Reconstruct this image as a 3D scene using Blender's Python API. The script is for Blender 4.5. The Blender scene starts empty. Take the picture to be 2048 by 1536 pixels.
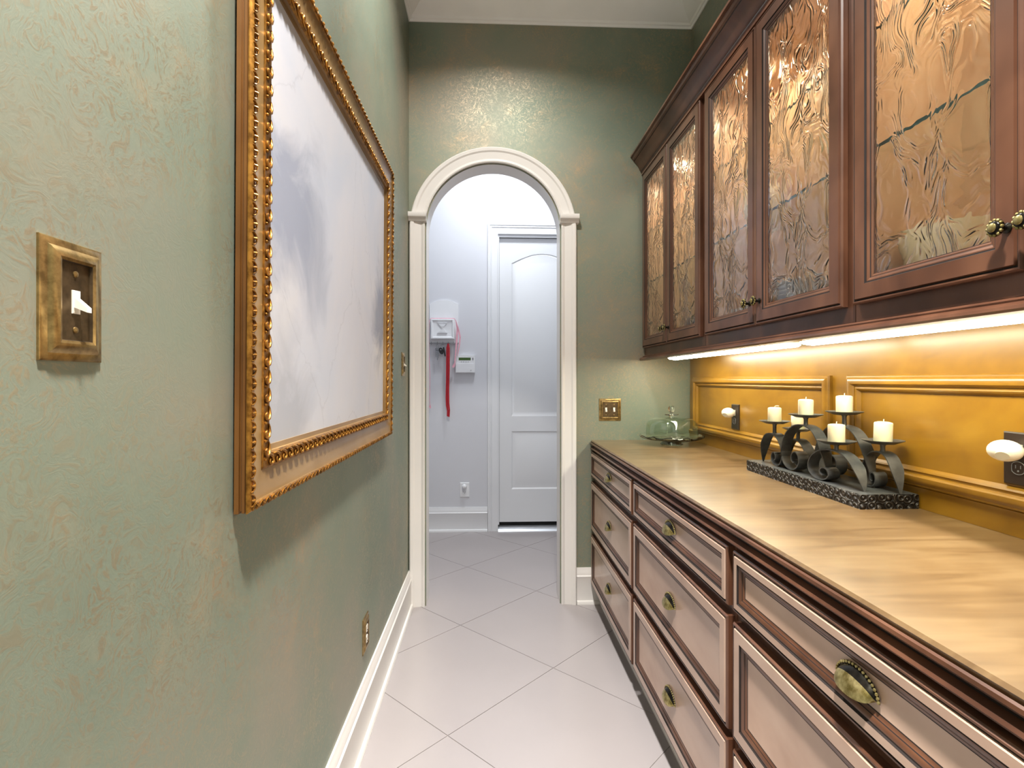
import bpy, bmesh, math, random
from mathutils import Vector as V
S = bpy.context.scene
C = bpy.context.collection
random.seed(4)
PI = math.pi

# ------------------------------------------------------------------ camera, world, big lights
H = 1.271
cam = bpy.data.cameras.new('camera'); co = bpy.data.objects.new('camera', cam); C.objects.link(co)
cam.sensor_width = 36; cam.lens = 36 * 1070 / 2048; cam.shift_y = -8 / 2048; cam.clip_start = .02
co.location = (0, 0, H); co.rotation_euler = (PI / 2, 0, -math.atan(46 / 1070))
S.camera = co
S.view_settings.view_transform = 'Standard'; S.view_settings.look = 'None'
S.view_settings.gamma = 1; S.view_settings.use_curve_mapping = False
S.view_settings.exposure = 0.0
w = bpy.data.worlds.new('world'); S.world = w; w.use_nodes = True
w.node_tree.nodes['Background'].inputs[0].default_value = (1.0, .98, .95, 1)
w.node_tree.nodes['Background'].inputs[1].default_value = .7

def area(name, loc, size, power, col, rot=(0, 0, 0), sy=None, spread=PI):
    l = bpy.data.lights.new(name, 'AREA'); l.energy = power; l.color = col; l.size = size; l.spread = spread
    l.shape = 'DISK' if sy is None else 'RECTANGLE'
    if sy: l.size_y = sy
    o = bpy.data.objects.new(name, l); C.objects.link(o); o.location = loc; o.rotation_euler = rot
    return o
CEIL = 3.42
CAN = [(.08, 1.96), (.12, .20)]  # second can is unseen, added to brighten the near wall and drawers
CANP = [36, 108]
CANS = [2.5, 1.9]
FARL = (.15, 3.84)
FARP = 29

# ------------------------------------------------------------------ materials
def srgb(r, g, b):
    f = lambda c: (c / 255 / 12.92) if c <= 10 else ((c / 255 + .055) / 1.055) ** 2.4
    return (f(r), f(g), f(b), 1)
class NT:
    def __init__(s, name):
        s.m = bpy.data.materials.new(name); s.m.use_nodes = True; s.t = s.m.node_tree
        s.b = s.t.nodes['Principled BSDF']; s.out = s.t.nodes['Material Output']
    def n(s, typ, ins=None, **kw):
        x = s.t.nodes.new(typ)
        for k, v in kw.items(): setattr(x, k, v)
        for k, v in (ins or {}).items():
            if isinstance(v, tuple) and len(v) == 2 and hasattr(v[0], 'outputs'): s.t.links.new(v[0].outputs[v[1]], x.inputs[k])
            elif hasattr(v, 'outputs'): s.t.links.new(v.outputs[0], x.inputs[k])
            else: x.inputs[k].default_value = v
        return x
    def ramp(s, fac, stops, interp='LINEAR'):
        x = s.n('ShaderNodeValToRGB', {0: fac}); e = x.color_ramp.elements; x.color_ramp.interpolation = interp
        while len(e) < len(stops): e.new(.5)
        for a, (p, c) in zip(e, stops):
            a.position = p; a.color = c if isinstance(c, tuple) else (c, c, c, 1)
        return x
    def math(s, op, a, b=0.0, clamp=False):
        return s.n('ShaderNodeMath', {0: a, 1: b}, operation=op, use_clamp=clamp)
    def mix(s, fac, a, b):
        x = s.n('ShaderNodeMix', data_type='RGBA')
        for i, v in ((0, fac), (6, a), (7, b)):
            if isinstance(v, tuple) and hasattr(v[0], 'outputs'): s.t.links.new(v[0].outputs[v[1]], x.inputs[i])
            elif hasattr(v, 'outputs'): s.t.links.new(v.outputs[2 if v.bl_idname == 'ShaderNodeMix' else 0], x.inputs[i])
            else: x.inputs[i].default_value = v
        return x
    def to(s, name, v):
        if hasattr(v, 'outputs'): s.t.links.new(v.outputs[2 if v.bl_idname == 'ShaderNodeMix' else 0], s.b.inputs[name])
        else: s.b.inputs[name].default_value = v
        return s
    def bump(s, h, st=.2, d=.01):
        x = s.n('ShaderNodeBump', {'Height': h, 'Strength': st, 'Distance': d}); s.t.links.new(x.outputs[0], s.b.inputs['Normal'])
    def coord(s, scale=(1, 1, 1), rot=(0, 0, 0)):
        c = s.n('ShaderNodeTexCoord'); return s.n('ShaderNodeMapping', {'Vector': (c, 3), 'Scale': scale, 'Rotation': rot})
    def noise(s, vec, scale=5., detail=3., rough=.5, dist=0.):
        return s.n('ShaderNodeTexNoise', {'Vector': vec, 'Scale': scale, 'Detail': detail, 'Roughness': rough, 'Distortion': dist})

def plain(name, col, rough=.5, metal=0., coat=0., var=.06, nscale=8., trans=0., bump=0.):
    q = NT(name); c = q.coord(); nz = q.noise(c, nscale, 4.)
    d = tuple(max(0, x * (1 - var)) for x in col[:3]) + (1,); l = tuple(min(1, x * (1 + var)) for x in col[:3]) + (1,)
    q.to('Base Color', q.ramp(nz, [(.3, d), (.7, l)])).to('Roughness', rough).to('Metallic', metal).to('Coat Weight', coat).to('Transmission Weight', trans)
    if bump: q.bump(q.noise(c, nscale * 6, 3.), bump, .002)
    return q.m

def wood(name, c0, c1, c2, rough=.32, scale=(1, 1, 1), coat=.35, nsc=7.):
    q = NT(name); c = q.coord(scale); n1 = q.noise(c, nsc, 3.5, .5, .8)
    blot = q.noise(q.coord(), 5., 3., .5, .4)
    f = q.math('ADD', q.math('MULTIPLY', n1, .55), q.math('MULTIPLY', blot, .45))
    q.to('Base Color', q.ramp(f, [(.36, c0), (.5, c1), (.66, c2)])).to('Roughness', rough).to('Coat Weight', coat).to('Coat Roughness', .18)
    return q.m

def wall_green():
    q = NT('sage_green_rag_finish_paint'); c = q.coord()
    big = q.noise(c, 1.5, 4., .55, .3); med = q.noise(c, 5., 4., .6, .6)
    base = q.ramp(big, [(.3, srgb(115, 127, 112)), (.5, srgb(129, 138, 122)), (.7, srgb(143, 141, 126))])
    # short curved metallic brush flecks everywhere, denser in patches
    warp = q.noise(c, 11., 2.)
    wv = q.n('ShaderNodeVectorMath', {0: (warp, 1), 1: (.2, .2, .2)}, operation='MULTIPLY')
    wp = q.n('ShaderNodeVectorMath', {0: c, 1: wv}, operation='ADD')
    fl = q.noise(wp, 70., 3., .6, 1.4)
    flm = q.ramp(fl, [(.50, 0.), (.60, 1.)])
    patch = q.ramp(q.noise(c, 2.6, 4., .62), [(.36, .0), (.56, 1.)])
    sm = q.ramp(med, [(.50, 0.), (.64, 1.)])
    mask = q.math('MULTIPLY', flm, q.math('ADD', q.math('MULTIPLY', patch, .8), .12), True)
    soft = q.math('MULTIPLY', q.math('MULTIPLY', patch, sm), q.math('ADD', q.math('MULTIPLY', flm, .30), .12))
    m2 = q.math('MAXIMUM', q.math('MULTIPLY', mask, .24), soft)
    q.to('Base Color', q.mix(m2, base, srgb(206, 162, 118)))
    q.to('Metallic', q.math('ADD', q.math('MULTIPLY', mask, .2), .40))
    q.to('Roughness', q.math('SUBTRACT', .53, q.math('MULTIPLY', mask, .10)))
    q.bump(fl, .08, .003)
    return q.m

def swirl_glass():
    # pressed glass: raised contour whorls, drawn out vertically
    q = NT('swirl_textured_glass'); c = q.coord((1, 1, .62))
    warp = q.noise(c, 7., 2.)
    wv = q.n('ShaderNodeVectorMath', {0: (warp, 1), 1: (.0, .16, .16)}, operation='MULTIPLY')
    p = q.n('ShaderNodeVectorMath', {0: c, 1: wv}, operation='ADD')
    n0 = q.noise(p, 11., 1.2, .4, .9)
    ln = q.math('SINE', q.math('MULTIPLY', n0, 92.))
    amp = q.ramp(q.noise(c, 5.5, 2.), [(.36, .3), (.56, 1.)])
    brd = q.noise(c, 13., 2., .5)
    h = q.math('ADD', q.math('MULTIPLY', q.math('MULTIPLY', ln, amp), .12), q.math('MULTIPLY', brd, .32))
    q.to('Base Color', (.97, .98, .97, 1)).to('Roughness', .03).to('Transmission Weight', 1.).to('IOR', 1.6)
    q.bump(h, .6, .007)
    return q.m

def clear_glass(name, tint=(.95, .985, .96, 1), ior=1.5, rough=.0):
    q = NT(name); t = q.t; t.nodes.remove(q.b)
    fr = q.n('ShaderNodeFresnel', {'IOR': ior}); tr = q.n('ShaderNodeBsdfTransparent', {'Color': tint}); gl = q.n('ShaderNodeBsdfGlossy', {'Roughness': rough, 'Color': (1, 1, 1, 1)})
    gm = q.n('ShaderNodeNewGeometry'); fac = q.math('MULTIPLY', fr, q.math('SUBTRACT', 1.0, (gm, 6)))
    mx = q.n('ShaderNodeMixShader', {0: fac, 1: tr, 2: gl}); t.links.new(mx.outputs[0], q.out.inputs[0])
    return q.m

def emit(name, col, st):
    q = NT(name); q.to('Base Color', (.9, .9, .9, 1)).to('Emission Color', col).to('Emission Strength', st); return q.m

def canvas_mat():
    # a plain abstract wash of pale lilac grey and blue grey, no picture in it
    q = NT('pale_grey_wash_canvas'); c = q.coord()
    n0 = q.noise(c, 1.7, 4., .55, .5); n1 = q.noise(c, 5., 5., .6, .8)
    base = q.ramp(n0, [(.3, srgb(178, 184, 197)), (.5, srgb(190, 191, 199)), (.7, srgb(201, 197, 194))])
    cur = base
    for (y, z, sy, sz, r, a, col) in ((-.50, .63, 1., 1.5, .30, .8, srgb(130, 137, 156)), (-.28, .58, 2.6, .9, .30, .5, srgb(140, 146, 162)), (.50, .46, 1.6, 1., .22, .75, srgb(118, 126, 146)), (-.52, .14, 1., 1.2, .30, .7, srgb(150, 152, 160)), (.22, .2, 1, 1, .3, .15, srgb(170, 168, 176))):
        d = q.n('ShaderNodeVectorMath', {0: c, 1: (0, y, z)}, operation='SUBTRACT')
        d = q.n('ShaderNodeVectorMath', {0: d, 1: (0, sy, sz)}, operation='MULTIPLY')
        ln = q.n('ShaderNodeVectorMath', {0: d}, operation='LENGTH')
        f = q.math('ADD', (ln, 1), q.math('MULTIPLY', q.math('SUBTRACT', n1, .5), .55))
        k = q.ramp(f, [(r * .35, a), (r, 0.)])
        cur = q.mix(k, cur, col)
    vo = q.n('ShaderNodeTexVoronoi', {'Vector': q.n('ShaderNodeVectorMath', {0: c, 1: q.n('ShaderNodeVectorMath', {0: (n1, 1), 1: (.16, .16, .16)}, operation='MULTIPLY')}, operation='ADD'), 'Scale': 1.5}, feature='DISTANCE_TO_EDGE')
    cr = q.ramp(vo, [(.0, .2), (.005, 0.)])
    q.to('Base Color', q.mix(cr, cur, srgb(120, 122, 134))).to('Roughness', .55)
    q.bump(n1, .05, .002)
    return q.m

def embossed():
    q = NT('embossed_swirl_dark_metal'); c = q.coord((1, 1, 1.1))
    vo = q.n('ShaderNodeTexVoronoi', {'Vector': c, 'Scale': 40., 'Randomness': .4})
    h = q.math('SINE', q.math('MULTIPLY', vo, 19.))
    q.to('Base Color', q.ramp(h, [(.35, srgb(38, 34, 32)), (.95, srgb(78, 72, 66))])).to('Metallic', .55).to('Roughness', .42)
    q.bump(h, .9, .006); return q.m

def patina(name, lo, hi, rough=.3):
    q = NT(name); c = q.coord(); n = q.noise(c, 60., 4., .6)
    q.to('Base Color', q.ramp(n, [(.35, lo), (.65, hi)])).to('Metallic', .8).to('Roughness', rough); return q.m

M = {}
M['green'] = wall_green()
M['white'] = plain('warm_white_gloss_trim', srgb(222, 218, 214), .32, var=.02, nscale=3.)
M['farwall'] = plain('cool_white_wall_paint', srgb(212, 213, 218), .6, var=.015, nscale=2.)
M['fartrim'] = plain('cool_white_trim_paint', srgb(226, 227, 229), .35, var=.015, nscale=2.)
M['ceil'] = plain('white_ceiling_paint', srgb(246, 245, 243), .6, var=.02)
M['tile'] = plain('pale_porcelain_tile', srgb(157, 150, 150), .28, var=.03, nscale=2.2, coat=.1)
M['grout'] = plain('taupe_grout', srgb(148, 141, 138), .8, var=.1, nscale=30.)
M['cab'] = wood('brown_stained_maple', srgb(64, 38, 25), srgb(85, 53, 37), srgb(106, 70, 50), .34, (1, 1, .35), .15)
M['cab_sheen'] = wood('brown_maple_painted_sheen', srgb(160, 130, 112), srgb(174, 145, 127), srgb(184, 157, 140), .30, (1, .35, 1))  # same brown wood as cab, reflected sheen painted in as a lighter tone
M['glaze'] = plain('dark_glaze_line', srgb(26, 14, 9), .85, var=.2)
M['inside'] = wood('cabinet_interior_maple', srgb(190, 148, 110), srgb(208, 168, 130), srgb(222, 186, 148), .4, (1, 1, .3))
M['toe'] = plain('dark_toe_kick', srgb(52, 24, 18), .5)
M['honey'] = wood('honey_stained_panelling', srgb(114, 78, 16), srgb(136, 96, 22), srgb(152, 112, 32), .32, (1, .5, 1.6), .2, 5.)
M['top'] = wood('honey_brown_counter', srgb(84, 62, 37), srgb(101, 78, 50), srgb(118, 95, 65), .33, (.6, 4.0, 1), .35, 6.)
M['gold'] = patina('antique_gold_leaf', srgb(112, 74, 28), srgb(182, 130, 56), .38)
M['goldflat'] = wood('worn_gilt_cove', srgb(116, 88, 50), srgb(134, 104, 62), srgb(150, 120, 78), .32, (1, .3, .3), .1)
M['goldside'] = wood('amber_brown_frame_side', srgb(64, 38, 13), srgb(90, 56, 21), srgb(112, 74, 32), .3, (1, 1, .2), .3)
M['canvas'] = canvas_mat()
M['brass'] = patina('antique_brass', srgb(120, 98, 60), srgb(176, 148, 96), .28)
M['brassd'] = patina('brushed_dark_brass', srgb(74, 60, 42), srgb(104, 86, 62), .36)
M['brassp'] = patina('worn_pull_brass', srgb(120, 106, 58), srgb(196, 182, 130), .3)
M['bronze'] = patina('dark_bronze', srgb(22, 20, 18), srgb(50, 46, 40), .25)
M['cream'] = plain('ivory_plastic', srgb(238, 230, 214), .3, var=.02)
M['plastic'] = plain('white_plastic', srgb(232, 233, 235), .35, var=.01)
M['iron'] = plain('grey_black_wrought_iron', srgb(92, 93, 92), .36, .5, var=.25, nscale=40.)
M['emboss'] = embossed()
M['wax'] = plain('ivory_candle_wax', srgb(240, 230, 196), .5, var=.02); M['wax'].node_tree.nodes['Principled BSDF'].inputs['Subsurface Weight'].default_value = .25
M['wick'] = plain('cotton_wick', srgb(226, 216, 186), .8)
M['swirl'] = swirl_glass()
M['glass'] = clear_glass('clear_glass', (.93, .975, .94, 1), 1.85)
M['solidglass'] = plain('solid_pressed_glass', (.97, .99, .97, 1), .02, trans=1., var=0.)
M['shelfglass'] = clear_glass('green_edged_shelf_glass', (.95, .98, .97, 1))
M['shelfedge'] = plain('dark_teal_glass_edge', srgb(30, 70, 72), .15)
M['china'] = plain('white_china', srgb(232, 228, 222), .2, coat=.4, var=.02)
M['chinac'] = plain('cream_china', srgb(226, 204, 160), .25, coat=.4, var=.03)
M['tube'] = emit('fluorescent_diffuser', (1.0, .97, .76, 1), 31.)
M['under'] = plain('cream_underside_board', srgb(196, 184, 150), .45)
M['puck'] = emit('warm_puck_lens', (1.0, .80, .52, 1), 30.)
M['can'] = emit('ceiling_lamp_lens', (1.0, .93, .82, 1), 14.)
M['farlens'] = emit('cool_ceiling_lamp_lens', (.93, .97, 1.0, 1), 8.)
M['alu'] = plain('aluminium_threshold', srgb(176, 178, 182), .35, .8, var=.05)
M['chrome'] = plain('steel_wire', srgb(150, 150, 152), .25, .95, var=.05)
M['black'] = plain('black_plastic', srgb(24, 23, 24), .4)
M['dark'] = plain('dark_brown_outlet_plastic', srgb(48, 36, 28), .35)
M['red'] = plain('red_nylon_webbing', srgb(176, 18, 34), .6, var=.15, nscale=60.)
M['pink'] = plain('pink_satin_ribbon', srgb(228, 168, 182), .5, var=.1, nscale=40.)
M['lcd'] = plain('green_lcd', srgb(58, 92, 34), .3, var=.1)
M['greyp'] = plain('grey_plastic', srgb(130, 132, 136), .4)
M['lens'] = plain('grey_sensor_lens', srgb(190, 180, 158), .3)
M['gap'] = plain('black_gap', srgb(14, 12, 12), .8)

# ------------------------------------------------------------------ mesh builder
class B:
    def __init__(s): s.v = []; s.f = []; s.m = []
    def ring(s, pts): i = len(s.v); s.v += [tuple(p) for p in pts]; return list(range(i, i + len(pts)))
    def face(s, idx, m=0): s.f.append(tuple(idx)); s.m.append(m)
    def poly(s, pts, m=0): s.face(s.ring(pts), m)
    def bridge(s, a, b, m=0, close=True):
        n = len(a)
        for j in range(n if close else n - 1):
            k = (j + 1) % n; s.face((a[j], a[k], b[k], b[j]), m)
    def box(s, lo, hi, m=0):
        x0, y0, z0 = lo; x1, y1, z1 = hi
        a = s.ring([(x0, y0, z0), (x1, y0, z0), (x1, y1, z0), (x0, y1, z0)]); b = s.ring([(x0, y0, z1), (x1, y0, z1), (x1, y1, z1), (x0, y1, z1)])
        s.face(a[::-1], m); s.face(b, m); s.bridge(a, b, m); return s
    def rect(s, o, u, v, n, w, h, prof, fill=True, close=False):
        o, u, v, n = V(o), V(u), V(v), V(n); prev = first = None
        for p in prof:
            i, t = p[0], p[1]; m = p[2] if len(p) > 2 else 0
            r = s.ring([o + u * a + v * b + n * t for a, b in ((i, i), (w - i, i), (w - i, h - i), (i, h - i))])
            if prev: s.bridge(prev, r, m)
            else: first = r
            prev = r
        if close: s.bridge(prev, first, 0)
        elif fill is not False: s.face(prev, fill if fill is not True else 0)
        return s
    def lathe(s, prof, c=(0, 0, 0), seg=24, ax='z', m=0, caps=True, wob=None):
        c = V(c); prev = None; first = None
        for k, p in enumerate(prof):
            r, t = p[0], p[1]; mm = p[2] if len(p) > 2 else m; pts = []
            for j in range(seg):
                a = 2 * PI * j / seg; dt = wob(k, a) if wob else 0; x, y = r * math.cos(a), r * math.sin(a)
                q = {'z': (x, y, t + dt), '-x': (-t, x, y), '-y': (x, -t, y), 'x': (t, y, x)}[ax]
                pts.append(c + V(q))
            i = s.ring(pts)
            if prev: s.bridge(prev, i, mm)
            else: first = i
            prev = i
        if caps: s.face(first[::-1], m); s.face(prev, m)
        return s
    def tube(s, pts, r, seg=8, m=0, closed=False):
        pts = [V(p) for p in pts]; n = len(pts); prev = first = None
        for i, p in enumerate(pts):
            if closed: d = pts[(i + 1) % n] - pts[i - 1]
            else: d = pts[min(i + 1, n - 1)] - pts[max(i - 1, 0)]
            d = d.normalized() if d.length > 1e-9 else V((0, 0, 1))
            a = d.cross(V((0, 0, 1)) if abs(d.z) < .9 else V((1, 0, 0))).normalized() if i == 0 else (u - d * u.dot(d)).normalized()
            u = a; b = d.cross(a); rr = r[i] if isinstance(r, (list, tuple)) else r
            q = s.ring([p + (a * math.cos(2 * PI * j / seg) + b * math.sin(2 * PI * j / seg)) * rr for j in range(seg)])
            if prev: s.bridge(prev, q, m)
            else: first = q
            prev = q
        if closed: s.bridge(prev, first, m)
        else: s.face(first[::-1], m); s.face(prev, m)
        return s
    def sweep(s, path, prof, N, m=0, closed=False, caps=True):
        path = [V(p) for p in path]; N = V(N).normalized(); n = len(path); prev = first = None
        for i, p in enumerate(path):
            d0 = (p - path[i - 1]).normalized() if (i > 0 or closed) else None
            d1 = (path[(i + 1) % n] - p).normalized() if (i < n - 1 or closed) else None
            d0 = d0 or d1; d1 = d1 or d0
            l0, l1 = N.cross(d0), N.cross(d1); L = (l0 + l1) / (1 + l0.dot(l1))
            r = s.ring([p + L * q[0] + N * q[1] for q in prof])
            if prev: s.bridge(prev, r, m)
            else: first = r
            prev = r
        if closed: s.bridge(prev, first, m)
        elif caps: s.face(first[::-1], m); s.face(prev, m)
        return s
    def prism(s, poly, d, m=0, mside=None):
        d = V(d); a = s.ring(poly); b = s.ring([V(p) + d for p in poly])
        s.face(a[::-1], m); s.face(b, m); s.bridge(a, b, m if mside is None else mside); return s
    def ball(s, c, r, seg=10, rings=6, m=0, sc=(1, 1, 1)):
        c = V(c); prev = None
        for k in range(rings + 1):
            t = PI * k / rings; t = min(max(t, .03), PI - .03)
            i = s.ring([c + V((r * sc[0] * math.sin(t) * math.cos(2 * PI * j / seg), r * sc[1] * math.sin(t) * math.sin(2 * PI * j / seg), r * sc[2] * math.cos(t))) for j in range(seg)])
            if prev: s.bridge(i, prev, m)
            else: s.face(i, m)
            prev = i
        s.face(prev[::-1], m); return s
    def mesh(s, name, mats, ang=35, recalc=True):
        me = bpy.data.meshes.new(name); me.from_pydata(s.v, [], s.f)
        for k in (mats if isinstance(mats, (list, tuple)) else [mats]): me.materials.append(M[k])
        for p, i in zip(me.polygons, s.m): p.material_index = i
        if recalc:
            b = bmesh.new(); b.from_mesh(me); bmesh.ops.recalc_face_normals(b, faces=b.faces); b.to_mesh(me); b.free()
        if ang:
            me.shade_smooth(); me.set_sharp_from_angle(angle=math.radians(ang))
        return me
ORG = {}
def put(name, me, parent=None, loc=(0, 0, 0)):
    o = bpy.data.objects.new(name, me); C.objects.link(o); o.location = loc
    if parent: o.parent = parent
    return o
def tag(o, label=None, cat=None, group=None, kind=None):
    if label: o['label'] = label
    if cat: o['category'] = cat
    if group: o['group'] = group
    if kind: o['kind'] = kind
    return o
def wpos(o):
    p = V((0, 0, 0))
    while o: p += o.location; o = o.parent
    return p
def obj(name, b, mats, parent=None, at=None, ang=35):
    """b holds world coordinates; the mesh is stored about `at` (or the parent's origin)."""
    po = wpos(parent) if parent else V((0, 0, 0))
    a = V(at) if at is not None else po
    b.v = [tuple(V(p) - a) for p in b.v]
    return put(name, b.mesh(name, mats, ang), parent, a - po)
def lobj(name, b, mats, parent, loc=(0, 0, 0), ang=35):
    return put(name, b.mesh(name, mats, ang), parent, loc)
def thing(name, loc, label, cat, group=None):
    o = put(name, None, None, loc); o.empty_display_size = .05; return tag(o, label, cat, group)
def struct(name, b, mats, label=None, ang=35):
    return tag(obj(name, b, mats, ang=ang), label, None, None, 'structure')

X_, Y_, Z_ = V((1, 0, 0)), V((0, 1, 0)), V((0, 0, 1))
WL, WR, D, D2, FAR, YB = -.45, 1.165, 3.03, 3.17, 4.51, -2.6
FX0, FX1 = -1.7, 2.3

# ------------------------------------------------------------------ the setting
def clip(poly, ax, val, keep_less):
    out = []
    for i, p in enumerate(poly):
        q = poly[(i + 1) % len(poly)]
        a = (p[ax] <= val) if keep_less else (p[ax] >= val); b = (q[ax] <= val) if keep_less else (q[ax] >= val)
        if a: out.append(p)
        if a != b:
            t = (val - p[ax]) / (q[ax] - p[ax]); out.append((p[0] + (q[0] - p[0]) * t, p[1] + (q[1] - p[1]) * t))
    return out
fl = struct('floor', B().box((FX0, YB, -.06), (FX1, FAR, -.0025)), 'grout', 'pale diagonal tile floor running through the arch')
regs = [(WL, .66, YB, D), (-.353, .403, D, D2), (FX0, FX1, D2, FAR)]
sd = .61; e = sd / math.sqrt(2); ox, oy = -.1476, 1.92; gr = .0016
for i in range(-14, 15):
    for j in range(-14, 15):
        cx, cy = ox + (i - j) * e, oy + (i + j) * e + e
        if not (FX0 - e < cx < FX1 + e and YB - e < cy < FAR + e): continue
        k = e - gr * 1.4; dia = [(cx, cy - k), (cx + k, cy), (cx, cy + k), (cx - k, cy)]
        b = B()
        for x0, x1, y0, y1 in regs:
            p = dia
            for ax, v, less in ((0, x0, 0), (0, x1, 1), (1, y0, 0), (1, y1, 1)):
                p = clip(p, ax, v, less) if p else p
            if len(p) >= 3:
                ar = abs(sum(p[t][0] * p[(t + 1) % len(p)][1] - p[(t + 1) % len(p)][0] * p[t][1] for t in range(len(p)))) / 2
                if ar > 2e-4: b.prism([(x, y, -.0024) for x, y in p], (0, 0, .0024))
        if b.v: obj('tile', b, 'tile', fl, at=(cx, cy, 0), ang=0)

struct('ceiling', B().box((FX0, YB, CEIL), (FX1, FAR + .1, CEIL + .1)), 'ceil', 'white ceiling')
struct('wall_left', B().box((WL - .12, YB, 0), (WL, D, CEIL)), 'green', 'sage green rag-finished wall behind the painting')
struct('wall_right', B().box((WR, YB, 0), (WR + .12, D, CEIL)), 'green', 'green wall behind the cabinets')
# arch wall
ACX, AR, AZ = .025, .378, 2.113
pl = [(FX0, 0), (ACX - AR, 0), (ACX - AR, AZ)]
NA = 40
for k in range(1, NA): a = PI - PI * k / NA; pl.append((ACX + AR * math.cos(a), AZ + AR * math.sin(a)))
pl += [(ACX + AR, AZ), (ACX + AR, 0), (FX1, 0), (FX1, CEIL), (FX0, CEIL)]
b = B(); fr = b.ring([(x, D, z) for x, z in pl]); bk = b.ring([(x, D2, z) for x, z in pl])
b.face(fr[::-1], 0); b.face(bk, 1); b.bridge(fr, bk, 2)
struct('wall_end', b, ['green', 'farwall', 'white'], 'green end wall with an arched opening', ang=30)
# room beyond the arch
DX0, DX1, DZ = .076, .832, 2.50
b = B().box((FX0, FAR, 0), (DX0, FAR + .12, CEIL)).box((DX1, FAR, 0), (FX1, FAR + .12, CEIL)).box((DX0, FAR, DZ), (DX1, FAR + .12, CEIL))
struct('wall_far', b, 'farwall', 'cool white wall beyond the arch')
struct('wall_far_left', B().box((FX0 - .1, D2, 0), (FX0, FAR, CEIL)), 'farwall', 'white side wall beyond the arch')
struct('wall_far_right', B().box((FX1, D2, 0), (FX1 + .1, FAR, CEIL)), 'farwall', 'white side wall beyond the arch, door side')
# door beyond the arch
dr = tag(put('door_1', None, None, (DX0, FAR + .03, 0)), 'white arch-top panel door beyond the arched opening', None, None, 'structure')
y = FAR + .035; x0, x1 = DX0 + .012, DX1 - .012
b = B().box((x0, y + .009, .065), (x1, y + .04, 2.475))
def sunk(b, outl, y, d1=.006):
    # moulded sunk panel: outline -> groove -> raised field, in front of slab face
    n = len(outl); cx = sum(p[0] for p in outl) / n; cz = sum(p[1] for p in outl) / n
    w_ = max(p[0] for p in outl) - min(p[0] for p in outl); h_ = max(p[1] for p in outl) - min(p[1] for p in outl)
    prev = None
    for ins, dy in ((0, 0), (.012, .006), (.022, .006), (.045, .0)):
        r = b.ring([(cx + (px - cx) * (1 - 2 * ins / w_), y + dy, cz + (pz - cz) * (1 - 2 * ins / h_)) for px, pz in outl])
        if prev: b.bridge(prev, r)
        prev = r
    b.face(prev)
px0, px1 = .19, .718
arc = [(px0, .963), (px1, .963), (px1, 2.262)] + [(px1 - (px1 - px0) * t / 14, 2.262 + .085 * math.sin(PI * t / 14) ** 1.0 * (1 if True else 0)) for t in range(1, 14)] + [(px0, 2.262)]
low = [(px0, .343), (px1, .343), (px1, .836), (px0, .836)]
# face plate with openings: strips around panels
def strip(b, xa, xb, za, zb): b.poly([(xa, y, za), (xb, y, za), (xb, y, zb), (xa, y, zb)])
strip(b, x0, px0, .065, 2.475); strip(b, px1, x1, .065, 2.475); strip(b, px0, px1, .065, .343); strip(b, px0, px1, .836, .963)
top = [p for p in arc if p[1] > 2.2]
top = sorted(top, key=lambda p: p[0])
for p, q in zip(top, top[1:]): b.poly([(p[0], y, p[1]), (q[0], y, q[1]), (q[0], y, 2.475), (p[0], y, 2.475)])
sunk(b, arc, y); sunk(b, low, y)
for xa, xb, za, zb in ((x0, x0, .065, 2.475), (x1, x1, .065, 2.475)): b.poly([(xa, y, za), (xa, y + .006, za), (xa, y + .006, zb), (xa, y, zb)])
obj('door_slab', b, 'fartrim', dr, ang=25)
obj('door_stop', B().box((DX0, FAR + .004, DZ - .022), (DX1, FAR + .03, DZ)).box((DX0, FAR + .004, .05), (DX0 + .010, FAR + .12, DZ - .022)).box((DX1 - .010, FAR + .004, .05), (DX1, FAR + .12, DZ - .022)), 'fartrim', dr)
obj('threshold', B().prism([(DX0, FAR - .03, 0), (DX0, FAR - .02, .012), (DX0, FAR + .01, .03), (DX0, FAR + .10, .035), (DX0, FAR + .10, 0)], (DX1 - DX0, 0, 0)), 'alu', dr)
obj('weather_strip', B().box((DX0 + .012, FAR + .05, .035), (DX1 - .012, FAR + .07, .068)), 'gap', dr)
obj('backing', B().box((DX0, FAR + .10, 0), (DX1, FAR + .119, DZ)), 'gap', dr)
kb = B().lathe([(.0, 0), (.028, 0), (.03, .006), (.012, .012), (.011, .035), (.024, .045), (.028, .06), (.02, .07), (.001, .072)], (DX1 - .07, y, 1.0), 20, '-y')
obj('door_knob', kb, 'brass', dr)
cas = [(0, 0), (0, .010), (.008, .013), (.05, .010), (.056, .016), (.066, .012), (.074, .018), (.086, .018), (.089, .0)]
b = B().sweep([(DX0, FAR, 0), (DX0, FAR, DZ), (DX1, FAR, DZ), (DX1, FAR, 0)], cas, -Y_)
struct('trim_3', b, 'fartrim', 'white moulded casing around the far door', 30)
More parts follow.
